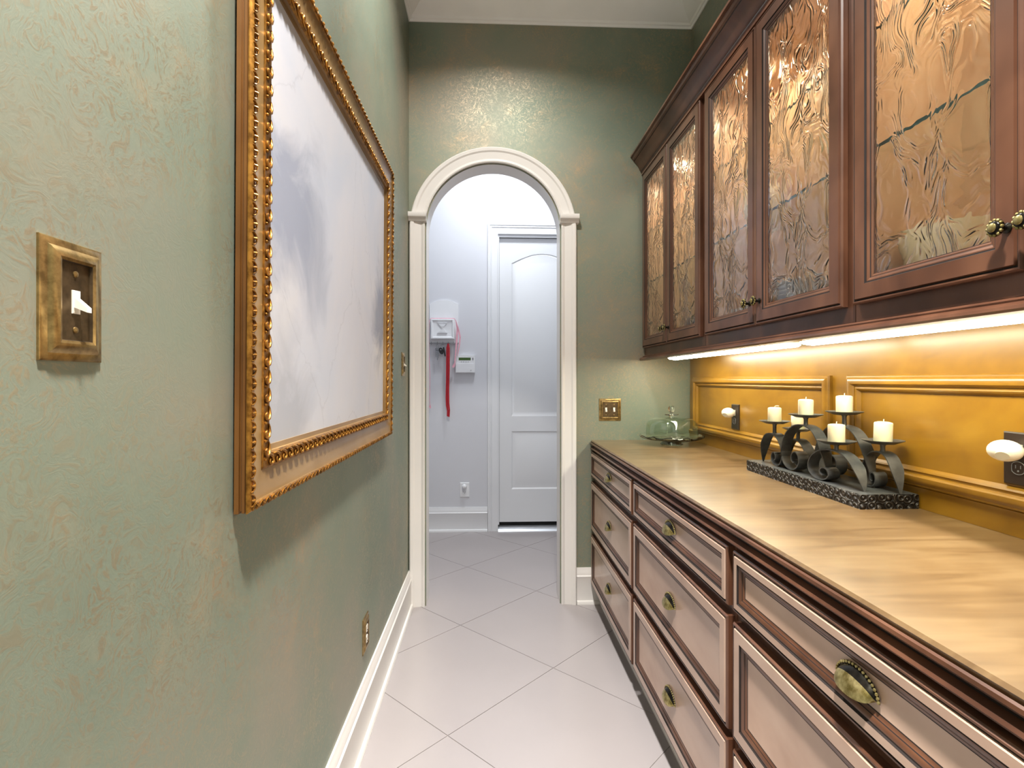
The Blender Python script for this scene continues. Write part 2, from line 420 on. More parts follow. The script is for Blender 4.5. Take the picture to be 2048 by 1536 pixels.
# arch casing
cp = [(0, -.0), (0, .014), (.006, .018), (.014, .014), (.020, .012), (.056, .018), (.064, .024), (.078, .026), (.084, .022), (.086, .0)]
r = .385; path = [(ACX - r, D, 0), (ACX - r, D, AZ)]
for k in range(1, 48): a = PI - PI * k / 48; path.append((ACX + r * math.cos(a), D, AZ + r * math.sin(a)))
path += [(ACX + r, D, AZ), (ACX + r, D, 0)]
tr = struct('trim_1', B().sweep(path, cp, -Y_), 'white', 'white moulded casing around the arched opening', 25)
for xa, xb in ((WL + .001, ACX - r + .010), (ACX + r - .010, ACX + r + .098)):
    pr = [(D, 2.205), (D - .046, 2.205), (D - .048, 2.190), (D - .044, 2.180), (D - .036, 2.176), (D - .028, 2.160), (D, 2.156)]
    obj('impost_block', B().prism([(xa, yy, zz) for yy, zz in pr], (xb - xa, 0, 0)), 'white', tr)
# ceiling crown
cr = [(0, 3.285), (-.006, 3.285), (-.010, 3.297), (-.016, 3.300), (-.020, 3.312), (-.045, 3.330), (-.075, 3.362), (-.088, 3.385), (-.096, 3.39), (-.098, 3.402), (-.112, 3.406), (-.114, 3.419), (0, 3.419)]
b = B().sweep([(WL, YB, 0), (WL, D, 0), (WR, D, 0), (WR, YB, 0)], [(a, z) for a, z in cr], Z_)
struct('trim_2', b, 'ceil', 'white crown moulding where the green walls meet the ceiling', 30)
bp = [(0, 0), (-.028, 0), (-.028, .010), (-.024, .018), (-.016, .021), (-.016, .150), (-.019, .156), (-.014, .163), (-.014, .172), (-.009, .186), (-.006, .203), (0, .203)]
struct('baseboard_left', B().sweep([(WL, YB, 0), (WL, D, 0)], bp, Z_), 'white', 'tall white baseboard along the green wall under the painting', 30)
struct('baseboard_end', B().sweep([(ACX + r + .087, D, 0), (.66, D, 0)], bp, Z_), 'white', 'short white baseboard between arch and cabinets', 30)
struct('baseboard_far', B().sweep([(FX0, FAR, 0), (DX0 - .089, FAR, 0)], bp, Z_), 'fartrim', 'white baseboard beyond the arch', 30)
# lamps of the place, and an unseen ceiling can added as fill
for (cx, cy), p, spr, lab in zip(CAN, CANP, CANS, ('round recessed ceiling lamp above the far part of the painting', 'added fill lamp in the ceiling above the brass switch near the painting')):
    t = thing('ceiling_lamp', (cx, cy, CEIL), lab, 'ceiling lamp')
    obj('trim_ring', B().lathe([(.095, CEIL), (.095, CEIL - .006), (.118, CEIL - .006), (.122, CEIL)], (cx, cy, 0), 32), 'ceil', t)
    obj('lens', B().lathe([(.094, CEIL - .001), (.094, CEIL - .004)], (cx, cy, 0), 32), 'can', t)
    area('can_light', (cx, cy, CEIL - .012), .18, p, (1.0, .965, .915), spread=spr)
t = thing('ceiling_lamp', (*FARL, CEIL), 'large flush ceiling lamp in the white room beyond the arch', 'ceiling lamp')
obj('trim_ring', B().lathe([(.18, CEIL), (.18, CEIL - .02), (.20, CEIL - .02), (.21, CEIL)], (*FARL, 0), 40), 'fartrim', t)
obj('lens', B().lathe([(.179, CEIL - .001), (.179, CEIL - .018)], (*FARL, 0), 40), 'farlens', t)
area('far_light', (*FARL, CEIL - .025), .34, FARP, (.90, .95, 1.0))

# ------------------------------------------------------------------ base cabinets
XF = .577                                   # drawer faces
XB = XF + .022                              # cabinet face
ZD = [(.722, .866), (.420, .696), (.112, .394)]
BU = [(2.142, 3.028, 2.156, 3.018), (1.266, 2.140, 1.280, 2.128), (.39, 1.264, .402, 1.250)]
def dprof(k):
    g = 1
    return [(0, -.022), (0, -.006, 2), (.003, -.002, 2), (.006, -.002, 2), (.007, -.005, g), (.010, -.005, g), (.0115, 0), (.011 + .026 * k, 0), (.013 + .026 * k, -.003, g), (.0155 + .026 * k, -.003, g),
            (.018 + .026 * k, -.0035, 2), (.024 + .026 * k, -.0065, 2), (.0255 + .026 * k, -.0075, g), (.031 + .026 * k, -.010, 2), (.033 + .026 * k, -.0105, g)]
def cup_pull():
    # half-dome cup opening downwards, local: x = outwards (-X), y along, z up; centre of the flat lower edge at origin
    b = B(); L, Hh, P = .046, .030, .024; NU, NVv = 20, 8
    rows = []
    for i in range(NVv + 1):
        t = i / NVv * PI / 2            # from the backplate arc (t=0) to the front lip (t=90)
        row = []
        for j in range(NU + 1):
            a = PI * j / NU
            yy = L * math.cos(a) * (1 - .10 * math.sin(t)); zz = Hh * math.sin(a) * (math.cos(t) * .92 + .08) - .012 * math.sin(t) * math.sin(a)
            xx = -P * math.sin(t) * (math.sin(a) ** .55)
            row.append((xx, yy, zz))
        rows.append(b.ring(row))
    for i in range(NVv):
        for j in range(NU):
            b.face((rows[i][j], rows[i][j + 1], rows[i + 1][j + 1], rows[i + 1][j]), 1 if i >= 3 else 0)
    r2 = b.ring([(p[0] * .9, p[1] * .95, p[2] * .93 - .0004) for p in (b.v[k] for k in rows[NVv])])
    b.bridge(rows[NVv], r2, 1, False)
    # flat back flange
    fl = b.ring([((-.0015), (L + .004) * math.cos(PI * j / NU), (Hh + .004) * math.sin(PI * j / NU)) for j in range(NU + 1)])
    f2 = b.ring([((-.0015), L * math.cos(PI * j / NU), Hh * math.sin(PI * j / NU)) for j in range(NU + 1)])
    b.bridge(fl, f2, 0, False)
    bd = B()
    for j in range(0, 19):
        a = PI * (j + .5) / 19; bd.ball((-.003, (L + .002) * math.cos(a), (Hh + .002) * math.sin(a)), .0027, 8, 5)
    return b.mesh('cup_pull', ['bronze', 'brassp'], 50, False), bd.mesh('beaded_rim', 'brassp')
CUP, BEAD = cup_pull()
for (y0, y1, d0, d1), lab in zip(BU, ['brown three-drawer base cabinet touching the green end wall', 'brown three-drawer base cabinet between two other drawer units', 'brown three-drawer base cabinet two cabinets away from the green end wall']):
    yc = (d0 + d1) / 2
    t = thing('base_cabinet', (.87, yc, 0), lab, 'cabinet', 'base cabinets under the counter')
    b = B().box((XB, y0, .100), (1.153, y1, .875)).box((.645, y0, 0), (1.153, y1, .100), 1)
    b.sweep([(.645, y1, 0), (.645, y0, 0)], [(.0, .001), (-.018, .001), (-.018, .010), (-.010, .020), (0, .022)], Z_, 2)
    obj('body', b, ['cab', 'toe', 'white'], t)
    for k, (za, zb) in enumerate(ZD):
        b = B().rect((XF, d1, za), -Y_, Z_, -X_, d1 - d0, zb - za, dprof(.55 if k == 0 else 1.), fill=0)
        dw = obj('drawer', b, ['cab_sheen', 'glaze', 'cab'], t, at=(XF, yc, (za + zb) / 2), ang=25)
        zp = (za + zb) / 2 - .010
        p = put('cup_pull', CUP, dw, V((XF + .0095, yc, zp)) - wpos(dw)); put('beaded_rim', BEAD, dw, p.location)

# ------------------------------------------------------------------ countertop and backsplash
t = thing('countertop', (.87, 1.7, .876), 'long honey brown wooden countertop on the drawer cabinets', 'countertop')
CT = .928; cy0 = .375
b = B().prism([(1.153, cy0, CT), (1.153, cy0, .9035), (.590, cy0, .9035), (.582, cy0, .918), (.581, cy0, .923), (.586, cy0, CT)], (0, D - .001 - cy0, 0))
obj('top', b, 'top', t)
pr = [(.640, .9034), (.588, .9034), (.580, .9164), (.5765, .9140), (.5755, .9085), (.5785, .9045), (.590, .9000), (.594, .8955), (.587, .8910), (.579, .8880), (.5765, .8830), (.5800, .8785), (.592, .8762), (.640, .8755)]
b = B().prism([(x, cy0 - .004, z) for x, z in pr], (0, D - .001 - cy0 + .004, 0))
obj('edge_molding', b, 'cab', t, ang=40)
obj('glaze_line', B().box((.5905, cy0, .8935), (.5932, D - .002, .8985)), 'glaze', t)

t = thing('backsplash', (1.16, 1.7, CT), 'honey stained wood panelling between counter and upper cabinets', 'backsplash')
XS = 1.155
obj('backboard', B().box((XS, .40, CT + .0005), (1.1645, D - .001, 1.40)), 'honey', t)
obj('base_board', B().prism([(1.1548, .40, CT + .0005), (1.1480, .40, CT + .0005), (1.1480, .40, .978), (1.1455, .40, .984), (1.1548, .40, .992)], (0, D - .002 - .40, 0)), 'honey', t)
mp = [(0, 0), (0, .010), (.003, .015), (.007, .016), (.010, .019), (.018, .022), (.027, .021), (.031, .016), (.033, .011), (.037, .0105), (.041, .013), (.045, .0105), (.049, .003), (.051, .0)]
for ya, yb in ((1.752, 2.958), (.455, 1.664)):
    b = B().rect((XS, yb, .986), -Y_, Z_, -X_, yb - ya, 1.286 - .986, mp, fill=False)
    obj('panel_molding', b, 'honey', t, ang=28)

# ------------------------------------------------------------------ upper cabinets
XU = .873; XUB = XU + .019; ZU0, ZU1 = 1.452, 2.440; IB = .017
UU = [(2.166, 3.028, [(2.605, 3.020), (2.192, 2.600)]), (1.266, 2.164, [(1.727, 2.140), (1.292, 1.722)]), (.402, 1.264, [(.843, 1.254), (.425, .838)])]
def uprof():
    g = 1
    return [(0, -.018), (0, -.006), (.003, -.002), (.006, -.002), (.007, -.005, g), (.010, -.005, g), (.0115, 0), (.044, 0), (.0455, -.003, g), (.048, -.003, g), (.050, -.003), (.055, -.006), (.0565, -.0075, g), (.059, -.0075), (.064, -.012), (.064, -.018)]
kn = B().lathe([(.009, -.001), (.009, .002), (.005, .005), (.0045, .013), (.010, .016), (.0145, .019), (.0145, .022), (.011, .024), (.010, .0255), (.0105, .0265), (.006, .029), (.0005, .0298)], (0, 0, 0), 20, '-x')
KN = kn.mesh('knob', 'bronze')
kc = B()
for j in range(12): a = 2 * PI * j / 12; kc.ball((-.0225, .0128 * math.cos(a), .0128 * math.sin(a)), .0033, 6, 4)
kc.lathe([(.0085, .0262), (.0075, .0292), (.004, .0312), (.0005, .0318)], (0, 0, 0), 16, '-x')
KC = kc.mesh('knob_face', 'brassp')
for ui, (y0, y1, drs) in enumerate(UU):
    yc = (y0 + y1) / 2
    lab = ['brown glass-door wall cabinet touching the green end wall', 'brown glass-door wall cabinet between two other glass-door units', 'brown glass-door wall cabinet two cabinets away from the green end wall'][ui]
    t = thing('upper_cabinet', (1.0, yc, 1.40), lab, 'cabinet', 'glass-door wall cabinets')
    b = B()
    b.box((XUB, y0, 1.412), (1.154, y1, 1.430))                    # bottom
    b.box((XUB, y0, 2.422), (1.154, y1, 2.4408))                      # top
    b.box((1.146, y0, 1.430), (1.154, y1, 2.422), 1)                # back
    b.box((XUB + .02, y0, 1.430), (1.146, y0 + IB, 2.422), 1).box((XUB + .02, y1 - IB, 1.430), (1.146, y1, 2.422), 1)
    b.box((XUB + .02, y0 + IB, 1.4301), (1.146, y1 - IB, 1.436), 1).box((XUB + .02, y0 + IB, 2.416), (1.146, y1 - IB, 2.4219), 1)
    b.box((XUB, y0, 1.430), (XUB + .02, y0 + .038, 2.422)).box((XUB, y1 - .030, 1.430), (XUB + .02, y1, 2.422))
    b.box((XUB, y0 + .038, 1.430), (XUB + .02, y1 - .030, 1.478)).box((XUB, y0 + .038, 2.386), (XUB + .02, y1 - .030, 2.422))
    if ui == 2: b.box((XUB, y0 - .005, 1.412), (1.154, y0 - .0002, 2.4408))
    obj('body', b, ['cab', 'inside'], t)
    for di, (da, db) in enumerate(drs):
        b = B().rect((XU, db, ZU0), -Y_, Z_, -X_, db - da, ZU1 - ZU0, uprof(), close=True)
        d = obj('door', b, ['cab', 'glaze'], t, at=(XU, (da + db) / 2, ZU0), ang=25)
        obj('glass_pane', B().box((XU + .010, da + .058, ZU0 + .058), (XU + .014, db - .058, ZU1 - .058)), 'swirl', d, ang=0)
        ky = da + .030 if di == 0 else db - .030
        if ui == 2: ky = da + .022 if di == 0 else db - .018
        k = put('knob', KN, d, V((XU, ky, 1.527)) - wpos(d)); put('knob_face', KC, d, k.location)
    for z in (1.82, 2.10):
        sb = B().box((XUB + .03, y0 + IB + .001, z), (1.145, y1 - IB - .001, z + .009)); sb.m = [0, 0, 0, 0, 0, 1]
        obj('glass_shelf', sb, ['shelfglass', 'shelfedge'], t, ang=0)
    for py in (y0 + .22, y1 - .22):
        obj('puck_light', B().lathe([(.030, 2.4155), (.032, 2.408), (.028, 2.404), (.001, 2.404)], (1.02, py, 0), 20), 'puck', t)
        area('puck_glow', (1.02, py, 2.401), .055, 1.6, (1.0, .82, .60))
# crown over the cabinets, and the rail under them
pr = [(.8925, 2.4415), (.872, 2.4415), (.872, 2.452), (.868, 2.456), (.868, 2.463), (.862, 2.468), (.852, 2.492), (.836, 2.513), (.829, 2.517), (.829, 2.523), (.821, 2.527), (.8165, 2.535), (.8165, 2.541), (.808, 2.543), (.808, 2.553), (.8925, 2.553)]
t = thing('cabinet_crown_molding', (.85, 1.7, 2.44), 'dark brown stepped crown moulding along the top of the wall cabinets', 'molding')
obj('molding_run', B().prism([(x, .385, z) for x, z in pr], (0, D - .002 - .385, 0)), 'cab', t, ang=28)
obj('glaze_line', B().box((.8284, .386, 2.5172), (.8292, D - .003, 2.5225)).box((.8675, .386, 2.456), (.8682, D - .003, 2.463)), 'glaze', t)
pr = [(.911, 1.4115), (.8921, 1.4115), (.884, 1.4095), (.879, 1.4055), (.880, 1.402), (.870, 1.399), (.862, 1.394), (.860, 1.388), (.866, 1.384), (.911, 1.384)]
t = thing('light_rail', (.88, 1.7, 1.384), 'brown moulded rail along the lower edge of the wall cabinets', 'molding')
obj('molding_run', B().prism([(x, .402, z) for x, z in pr], (0, D - .002 - .402, 0)), 'cab', t, ang=28)
obj('underside_board', B().box((.9112, .403, 1.402), (1.1535, D - .002, 1.4115)), 'under', t)
# under-cabinet lamps
for ya, yb, lab in ((1.70, 2.80, 'white under-cabinet strip lamp starting near the green end wall'), (.45, 1.60, 'white under-cabinet strip lamp above the candle holder')):
    t = thing('strip_lamp', (.98, (ya + yb) / 2, 1.402), lab, 'lamp', 'under-cabinet strip lamps')
    obj('housing', B().box((.938, ya, 1.392), (1.04, yb, 1.4018)), 'cream', t)
    pr = [(.944, 1.3919), (.945, 1.385), (.955, 1.379), (.985, 1.376), (1.012, 1.379), (1.022, 1.385), (1.023, 1.3919)]
    b = B(); ra = b.ring([(x, ya + .012, z) for x, z in pr]); rb = b.ring([(x, yb - .012, z) for x, z in pr])
    b.bridge(ra, rb); b.face(ra[::-1]); b.face(rb)
    obj('diffuser', b, 'tube', t)

# ------------------------------------------------------------------ dishes behind the glass
def plate(c, r, mat, name, lab, cat, grp):
    b = B().lathe([(r * .5, 0), (r * .55, .004), (r * .95, .013), (r, .016), (r * .97, .018), (r * .6, .010), (r * .5, .007), (.001, .007)], (0, 0, 0), 40)
    return tag(put(name, b.mesh(name, mat), None, c), lab, cat, grp)
def bowl(c, r, h, mat, lab, grp=None):
    b = B().lathe([(r * .45, 0), (r * .5, .006), (r * .8, h * .35), (r * .97, h * .8), (r, h), (r * .96, h), (r * .9, h * .75), (r * .7, h * .33), (r * .4, .012), (.001, .011)], (0, 0, 0), 40)
    return tag(put('bowl', b.mesh('bowl', mat), None, c), lab, 'bowl', grp)
def goblet(c, lab, grp):
    b = B().lathe([(.034, 0), (.034, .003), (.006, .008), (.005, .07), (.012, .078), (.034, .10), (.040, .13), (.036, .175), (.0345, .175), (.038, .13), (.032, .103), (.006, .083), (.001, .083)], (0, 0, 0), 24)
    return tag(put('goblet', b.mesh('goblet', 'glass'), None, c), lab, 'glass', grp)
def vase(c, r, h, mat, lab, name='pitcher'):
    b = B().lathe([(r * .6, 0), (r * .75, .01), (r, h * .35), (r * .9, h * .6), (r * .5, h * .82), (r * .6, h), (r * .55, h), (r * .45, h * .82), (.001, h * .8)], (0, 0, 0), 32)
    return tag(put(name, b.mesh(name, mat), None, c), lab, name)
for k in range(10): plate((1.03, 1.68, 1.437 + k * .0145), .108, 'china', 'dinner_plate', 'white plate in the stack behind the wavy glass', 'plate', 'stacked white plates')
bowl((1.03, 1.13, 1.437), .108, .165, 'chinac', 'cream bowl behind the wavy glass, on the cabinet floor')
bowl((1.03, 1.95, 1.437), .10, .10, 'china', 'white bowl behind the wavy glass, beside the stack of plates')
vase((1.03, 1.95, 1.830), .075, .22, 'chinac', 'cream pitcher on the lower glass shelf of the cabinet with plates')
vase((1.03, .63, 1.437), .08, .24, 'china', 'white pitcher behind the wavy glass, next to the cream bowl')
for yy in (1.38, 1.52): goblet((1.03, yy, 1.830), 'clear stemmed goblet on the shelf above the stacked plates', 'goblets above the plates')
for yy in (2.32, 2.44): goblet((1.03, yy, 1.830), 'clear stemmed goblet in the cabinet touching the green end wall', 'goblets near the end wall')
bowl((1.03, 2.82, 1.437), .10, .09, 'iron', 'dark bowl in the cabinet touching the green end wall')
bowl((1.03, 2.38, 1.437), .11, .12, 'iron', 'large dark bowl in the cabinet touching the green end wall')

# ------------------------------------------------------------------ framed canvas on the left wall
FW, FH = 1.375, 1.125
fp = put('framed_painting', None, None, (WL + .004, 1.643, 1.036)); fp.rotation_euler = (0, math.radians(.35), 0)
tag(fp, 'large gilt framed abstract canvas in pale greys on the green wall', 'painting')
o = V((0, -FW / 2, 0))
fprof = [(0, 0, 0), (0, .008, 0), (.004, .009, 0), (.004, .012, 0), (.001, .013, 0), (.001, .018, 0), (.003, .0185, 0), (.003, .020, 0), (0, .0205, 0), (0, .023, 1), (.002, .0255, 1), (.005, .028, 1), (.014, .028, 1), (.0165, .0245, 1), (.018, .0238, 2), (.045, .0195, 2), (.066, .0190, 2), (.068, .020, 1), (.070, .0215, 1), (.094, .0225, 1), (.097, .018, 1), (.0975, .012, 2), (.108, .011, 2), (.108, .006, 2)]
b = B().rect(o, Y_, Z_, X_, FW, FH, fprof, fill=False)
lobj('frame', b, ['goldside', 'gold', 'goldflat'], fp, ang=28)
b = B().rect(o, Y_, Z_, X_, FW, FH, [(.06, .001), (.06, .008), (.1075, .0085)], fill=True)
lobj('canvas', b, 'canvas', fp, ang=0)
# carved ornament, outer band (leaf and dart) and inner band (S scrolls)
def along(b, inset, nn, per, motif):
    # motif(b, base point, along, inwards, outwards normal)
    for side in range(4):
        c = [(inset, inset), (FW - inset, inset), (FW - inset, FH - inset), (inset, FH - inset)]
        p, q = c[side], c[(side + 1) % 4]; L = abs(q[0] - p[0]) + abs(q[1] - p[1]); n = max(1, round(L / per))
        d = V((0, (q[0] - p[0]) / L, (q[1] - p[1]) / L)); inn = V((0, -d.z, d.y))
        for k in range(n): motif(b, o + V((nn, p[0], p[1])) + d * (L * (k + .5) / n), d, inn, X_, L / n)
def leaf(b, p, d, i, n, w_):
    pts = []
    for k in range(9):
        a = PI * k / 8; pts.append(p + d * (w_ * .44 * math.cos(a)) + i * (.012 * math.sin(a) - .006) + n * (.0028 * math.sin(a)))
    b.tube(pts, .0017, 5)
    b.tube([p - i * .006 + n * .002, p + n * .0042, p + i * .004 + n * .002], [.0012, .003, .0014], 5)
def scroll(b, p, d, i, n, w_):
    cp_ = [(-.52, .0095), (-.34, .0105), (-.08, .0095), (.17, .005), (.26, -.002), (.16, -.0085), (-.06, -.009), (-.14, -.003), (-.04, .001)]
    pts = [p + d * (x * w_) + i * yv + n * (.0008 + .0022 * math.sin(PI * k / 8)) for k, (x, yv) in enumerate(cp_)]
    b.tube(pts, [.0012, .0022, .003, .0032, .003, .0028, .0026, .0024, .0026], 6)
    b.ball(p + d * (.40 * w_) - i * .006 + n * .001, .0034, 6, 4)
b = B(); along(b, .0095, .0275, .026, leaf); tag(lobj('outer_carving', b, 'gold', fp, ang=60), kind='stuff')
b = B(); along(b, .082, .022, .034, scroll); tag(lobj('inner_carving', b, 'gold', fp, ang=60), kind='stuff')

# ------------------------------------------------------------------ switches and outlets
def wplate(o, u, v, n, w_, h_, mats):
    return B().rect(o, u, v, n, w_, h_, [(0, 0), (0, .0025), (.002, .0035), (.008, .0045), (.010, .0065), (.0165, .009), (.0185, .0095), (.0215, .0085), (.0225, .0055, 1)], fill=1)
def toggle(b, c, u, n, up=-1):
    # rectangular collar and a lever tipped down
    c, u, n = V(c), V(u), V(n)
    b.rect(c - u * .0055 - Z_ * .0125, u, Z_, n, .011, .025, [(0, 0), (0, .0012), (.001, .0016)])
    lv = [(-.004, -.006), (.004, -.006), (.004, .005), (-.004, .005)]
    a = b.ring([c + u * x + Z_ * z + n * .0016 for x, z in lv])
    e2 = b.ring([c + u * (x * .85) + Z_ * (z * .45 + up * .0085) + n * .0145 for x, z in lv])
    b.bridge(a, e2); b.face(e2)
def switchplate(name, org, u, n, w_, h_, tog, lab, loc):
    t = thing(name, loc, lab, 'switch'); o = V(org)
    obj('plate', wplate(o, u, Z_, n, w_, h_, None), ['brass', 'brassd'], t, ang=25)
    for k in tog:
        c = o + V(u) * k + Z_ * (h_ / 2) + V(n) * .0056
        b = B(); toggle(b, c, u, n); obj('toggle_lever', b, 'cream', t, ang=25)
        for dz in (-.030, .030):
            b = B(); p = c + Z_ * dz; ax = 'x' if abs(n[0]) > .5 else '-y'
            b.lathe([(.0036, 0), (.0034, .001), (.0018, .0016), (.0003, .0017)], p, 12, ax); obj('screw', b, 'brass', t)
switchplate('light_switch', (WL, .552, 1.291), Y_, X_, .086, .127, [.043], 'antique brass single switch plate beside the near edge of the gilt frame', (WL, .595, 1.291))
switchplate('light_switch', (WL, 2.77, 1.292), Y_, X_, .082, .122, [.041], 'brass single switch plate between the painting and the arched doorway', (WL, 2.81, 1.292))
switchplate('light_switch', (.627, D, 1.038), X_, -Y_, .126, .127, [.040, .086], 'square brass double switch plate on the end wall above the counter', (.69, D, 1.038))
# duplex outlet, left wall
def duplex(b, c, u, n, m=0):
    c, u, n = V(c), V(u), V(n)
    for dz in (-.0195, .0195):
        pts = []
        for k in range(20):
            a = 2 * PI * k / 20; x = max(-.0145, min(.0145, .0175 * math.cos(a))); z = .0145 * math.sin(a)
            pts.append((x, z))
        r0 = b.ring([c + u * x + Z_ * (z + dz) for x, z in pts]); r1 = b.ring([c + u * x * .97 + Z_ * (z * .97 + dz) + n * .002 for x, z in pts])
        b.bridge(r0, r1, m); b.face(r1, m)
def slots(c, u, n, t):
    c, u, n = V(c), V(u), V(n)
    for dz in (-.0195, .0195):
        for x in (-.0055, .0055):
            obj('slot', B().rect(c + u * (x - .001) + Z_ * (dz - .001) + n * .0021, u, Z_, n, .002, .007, [(0, 0), (0, .0002)]), 'gap', t)
        obj('ground_hole', B().ball(c + Z_ * (dz - .0065) + n * .0018, .0022, 8, 4), 'gap', t)
t = thing('wall_outlet', (WL, 1.965, .29), 'brass outlet plate low on the green wall under the painting', 'outlet')
obj('plate', wplate((WL, 1.924, .288), Y_, Z_, X_, .084, .126, None), ['brass', 'brassd'], t, ang=25)
b = B(); duplex(b, (WL + .0056, 1.966, .351), Y_, X_); obj('receptacle', b, 'cream', t)
slots((WL + .0056, 1.966, .351), Y_, X_, t)
# far outlet with plugged-in freshener
t = thing('wall_outlet', (-.204, FAR, .287), 'white outlet plate low on the far wall beyond the arch', 'outlet')
obj('plate', B().rect((-.243, FAR, .287), X_, Z_, -Y_, .078, .123, [(0, 0), (0, .003), (.004, .006)], fill=0), 'plastic', t)
b = B(); duplex(b, (-.204, FAR - .006, .348), X_, -Y_); obj('receptacle', b, 'plastic', t)
slots((-.204, FAR - .006, .348), X_, -Y_, t)
t = thing('night_light', (-.206, FAR - .009, .372), 'small white plug-in night light on the far wall outlet', 'night light')
obj('body', B().ball((-.206, FAR - .028, .380), .021, 16, 10, 0, (1, .85, 1.05)).lathe([(.012, 0), (.012, .014)], (-.206, FAR - .0085, .372), 16, '-y'), 'plastic', t)
# backsplash outlets and night lights
for yc, nm, lab, lab2 in ((2.455, 1, 'dark outlet plate on the panelling near the cake dome', 'white oval night light plugged in near the cake dome'), (1.112, 0, 'dark outlet plate on the panelling beyond the candle holder', 'white oval night light with a round grey sensor window')):
    zc = 1.099; t = thing('wall_outlet', (XS, yc, 1.041), lab, 'outlet')
    obj('plate', B().rect((XS, yc + .037, 1.041), -Y_, Z_, -X_, .074, .116, [(0, 0), (0, .004), (.003, .0065)], fill=0), 'dark', t)
    b = B(); duplex(b, (XS - .0064, yc, zc), -Y_, -X_); obj('receptacle', b, 'dark', t)
    b = B(); c = V((XS - .0085, yc, zc - .0195)); b.tube([c + V((-.0004, .0165 * max(-.86, min(.86, math.cos(a))), .014 * math.sin(a))) for a in [2 * PI * k / 20 for k in range(20)]], .0008, 5, closed=True)
    for x in (-.0055, .0055): b.box((c.x - .0006, yc + x - .0008, c.z - .001), (c.x, yc + x + .0008, c.z + .006))
    b.ball(c + V((0, 0, -.0065)), .002, 8, 4); obj('slot_rim', b, 'greyp', t)
    t = thing('night_light', (XS - .009, yc, zc + .012), lab2, 'night light', 'oval night lights')
    c = V((XS - .038, yc, zc + .019))
    obj('body', B().ball(c, .030, 24, 14, 0, (.95, 1.12, .78)).box((XS - .020, yc - .010, zc + .006), (XS - .0086, yc + .010, zc + .032)), 'cream', t)
    b = B(); n = V((-.75, -.45, -.35)).normalized(); u = n.cross(Z_).normalized(); v = u.cross(n)
    cc = c + V((n.x * .0285 * .95, n.y * .0285 * 1.12, n.z * .0285 * .78)) * .97
    r0 = b.ring([cc + u * .0125 * math.cos(a) + v * .0095 * math.sin(a) + n * .0035 for a in [2 * PI * k / 24 for k in range(24)]]); b.face(r0)
    r1 = b.ring([cc + u * .013 * math.cos(a) + v * .010 * math.sin(a) - n * .004 for a in [2 * PI * k / 24 for k in range(24)]]); b.bridge(r1, r0)
    obj('sensor_window', b, 'lens', t)

# ------------------------------------------------------------------ glass cake stand and dome
cx, cy = .968, 2.80
t = thing('cake_plate', (cx, cy, CT), 'clear glass footed cake plate with scalloped rim on the counter', 'plate')
b = B().lathe([(.052, 0), (.058, .004), (.050, .012), (.042, .020), (.050, .026), (.10, .029), (.140, .031), (.156, .040), (.166, .046), (.164, .049), (.152, .043), (.138, .036), (.06, .034), (.001, .034)], (0, 0, 0), 72,
    wob=lambda k, a: .004 * math.sin(12 * a) if 7 <= k <= 10 else (.0015 * math.sin(24 * a) if k < 3 and k > 0 else 0))
lobj('plate_body', b, 'solidglass', t)
b = B()
for k in range(24):
    a = 2 * PI * k / 24; b.ball((.118 * math.cos(a), .118 * math.sin(a), .0345), .006, 8, 5, 0, (1, 1, .5)); b.ball((.054 * math.cos(a), .054 * math.sin(a), .006), .004, 6, 4)
tag(lobj('pressed_dots', b, 'glass', t), kind='stuff')
t = thing('cake_dome', (cx, cy, CT + .0365), 'clear glass cake dome with ball knob', 'cake dome')
b = B().lathe([(.133, 0), (.135, .004), (.134, .05), (.131, .073), (.121, .092), (.100, .103), (.05, .109), (.014, .112), (.012, .109), (.05, .106), (.098, .100), (.118, .089), (.128, .073), (.131, .05), (.131, .004), (.133, 0)], (0, 0, 0), 64, caps=False)
lobj('dome', b, 'glass', t)
lobj('knob', B().lathe([(.012, .1105), (.011, .116), (.014, .1175), (.034, .121), (.036, .123), (.034, .126), (.012, .127), (.008, .131), (.007, .134), (.013, .138), (.0185, .146), (.0195, .153), (.017, .162), (.010, .169), (.001, .171)], (0, 0, 0), 32), 'solidglass', t)

# ------------------------------------------------------------------ candle holder
BX0, BX1, BY0, BY1, BT = .982, 1.143, 1.376, 2.0, .967
t = thing('candle_holder', (1.06, 1.69, CT), 'dark iron candle holder with six scrolls on an embossed base', 'candle holder')
obj('base', B().rect((BX0, BY0, CT), X_, Y_, Z_, BX1 - BX0, BY1 - BY0, [(0, 0), (0, BT - CT - .002), (.002, BT - CT), (.004, BT - CT, 1)], fill=1), ['emboss', 'iron'], t, ang=20)
sh = [(1.0, .004), (.97, .2), (.90, .42), (.76, .67), (.45, .92), (0, 1.0), (-.42, .94), (-.78, .73), (-.95, .43), (-.88, .17), (-.60, .035), (-.28, .06), (-.10, .20), (-.14, .36), (-.30, .42), (-.44, .34), (-.44, .22), (-.34, .18)]
def spline(p, n):
    out = []
    for i in range(len(p) - 1):
        a, b_, c, d = p[max(i - 1, 0)], p[i], p[i + 1], p[min(i + 2, len(p) - 1)]
        for k in range(n):
            s = k / n; out.append(tuple(.5 * (2 * b_[q] + (c[q] - a[q]) * s + (2 * a[q] - 5 * b_[q] + 4 * c[q] - d[q]) * s * s + (3 * b_[q] - a[q] - 3 * c[q] + d[q]) * s ** 3) for q in range(2)))
    out.append(p[-1]); return out
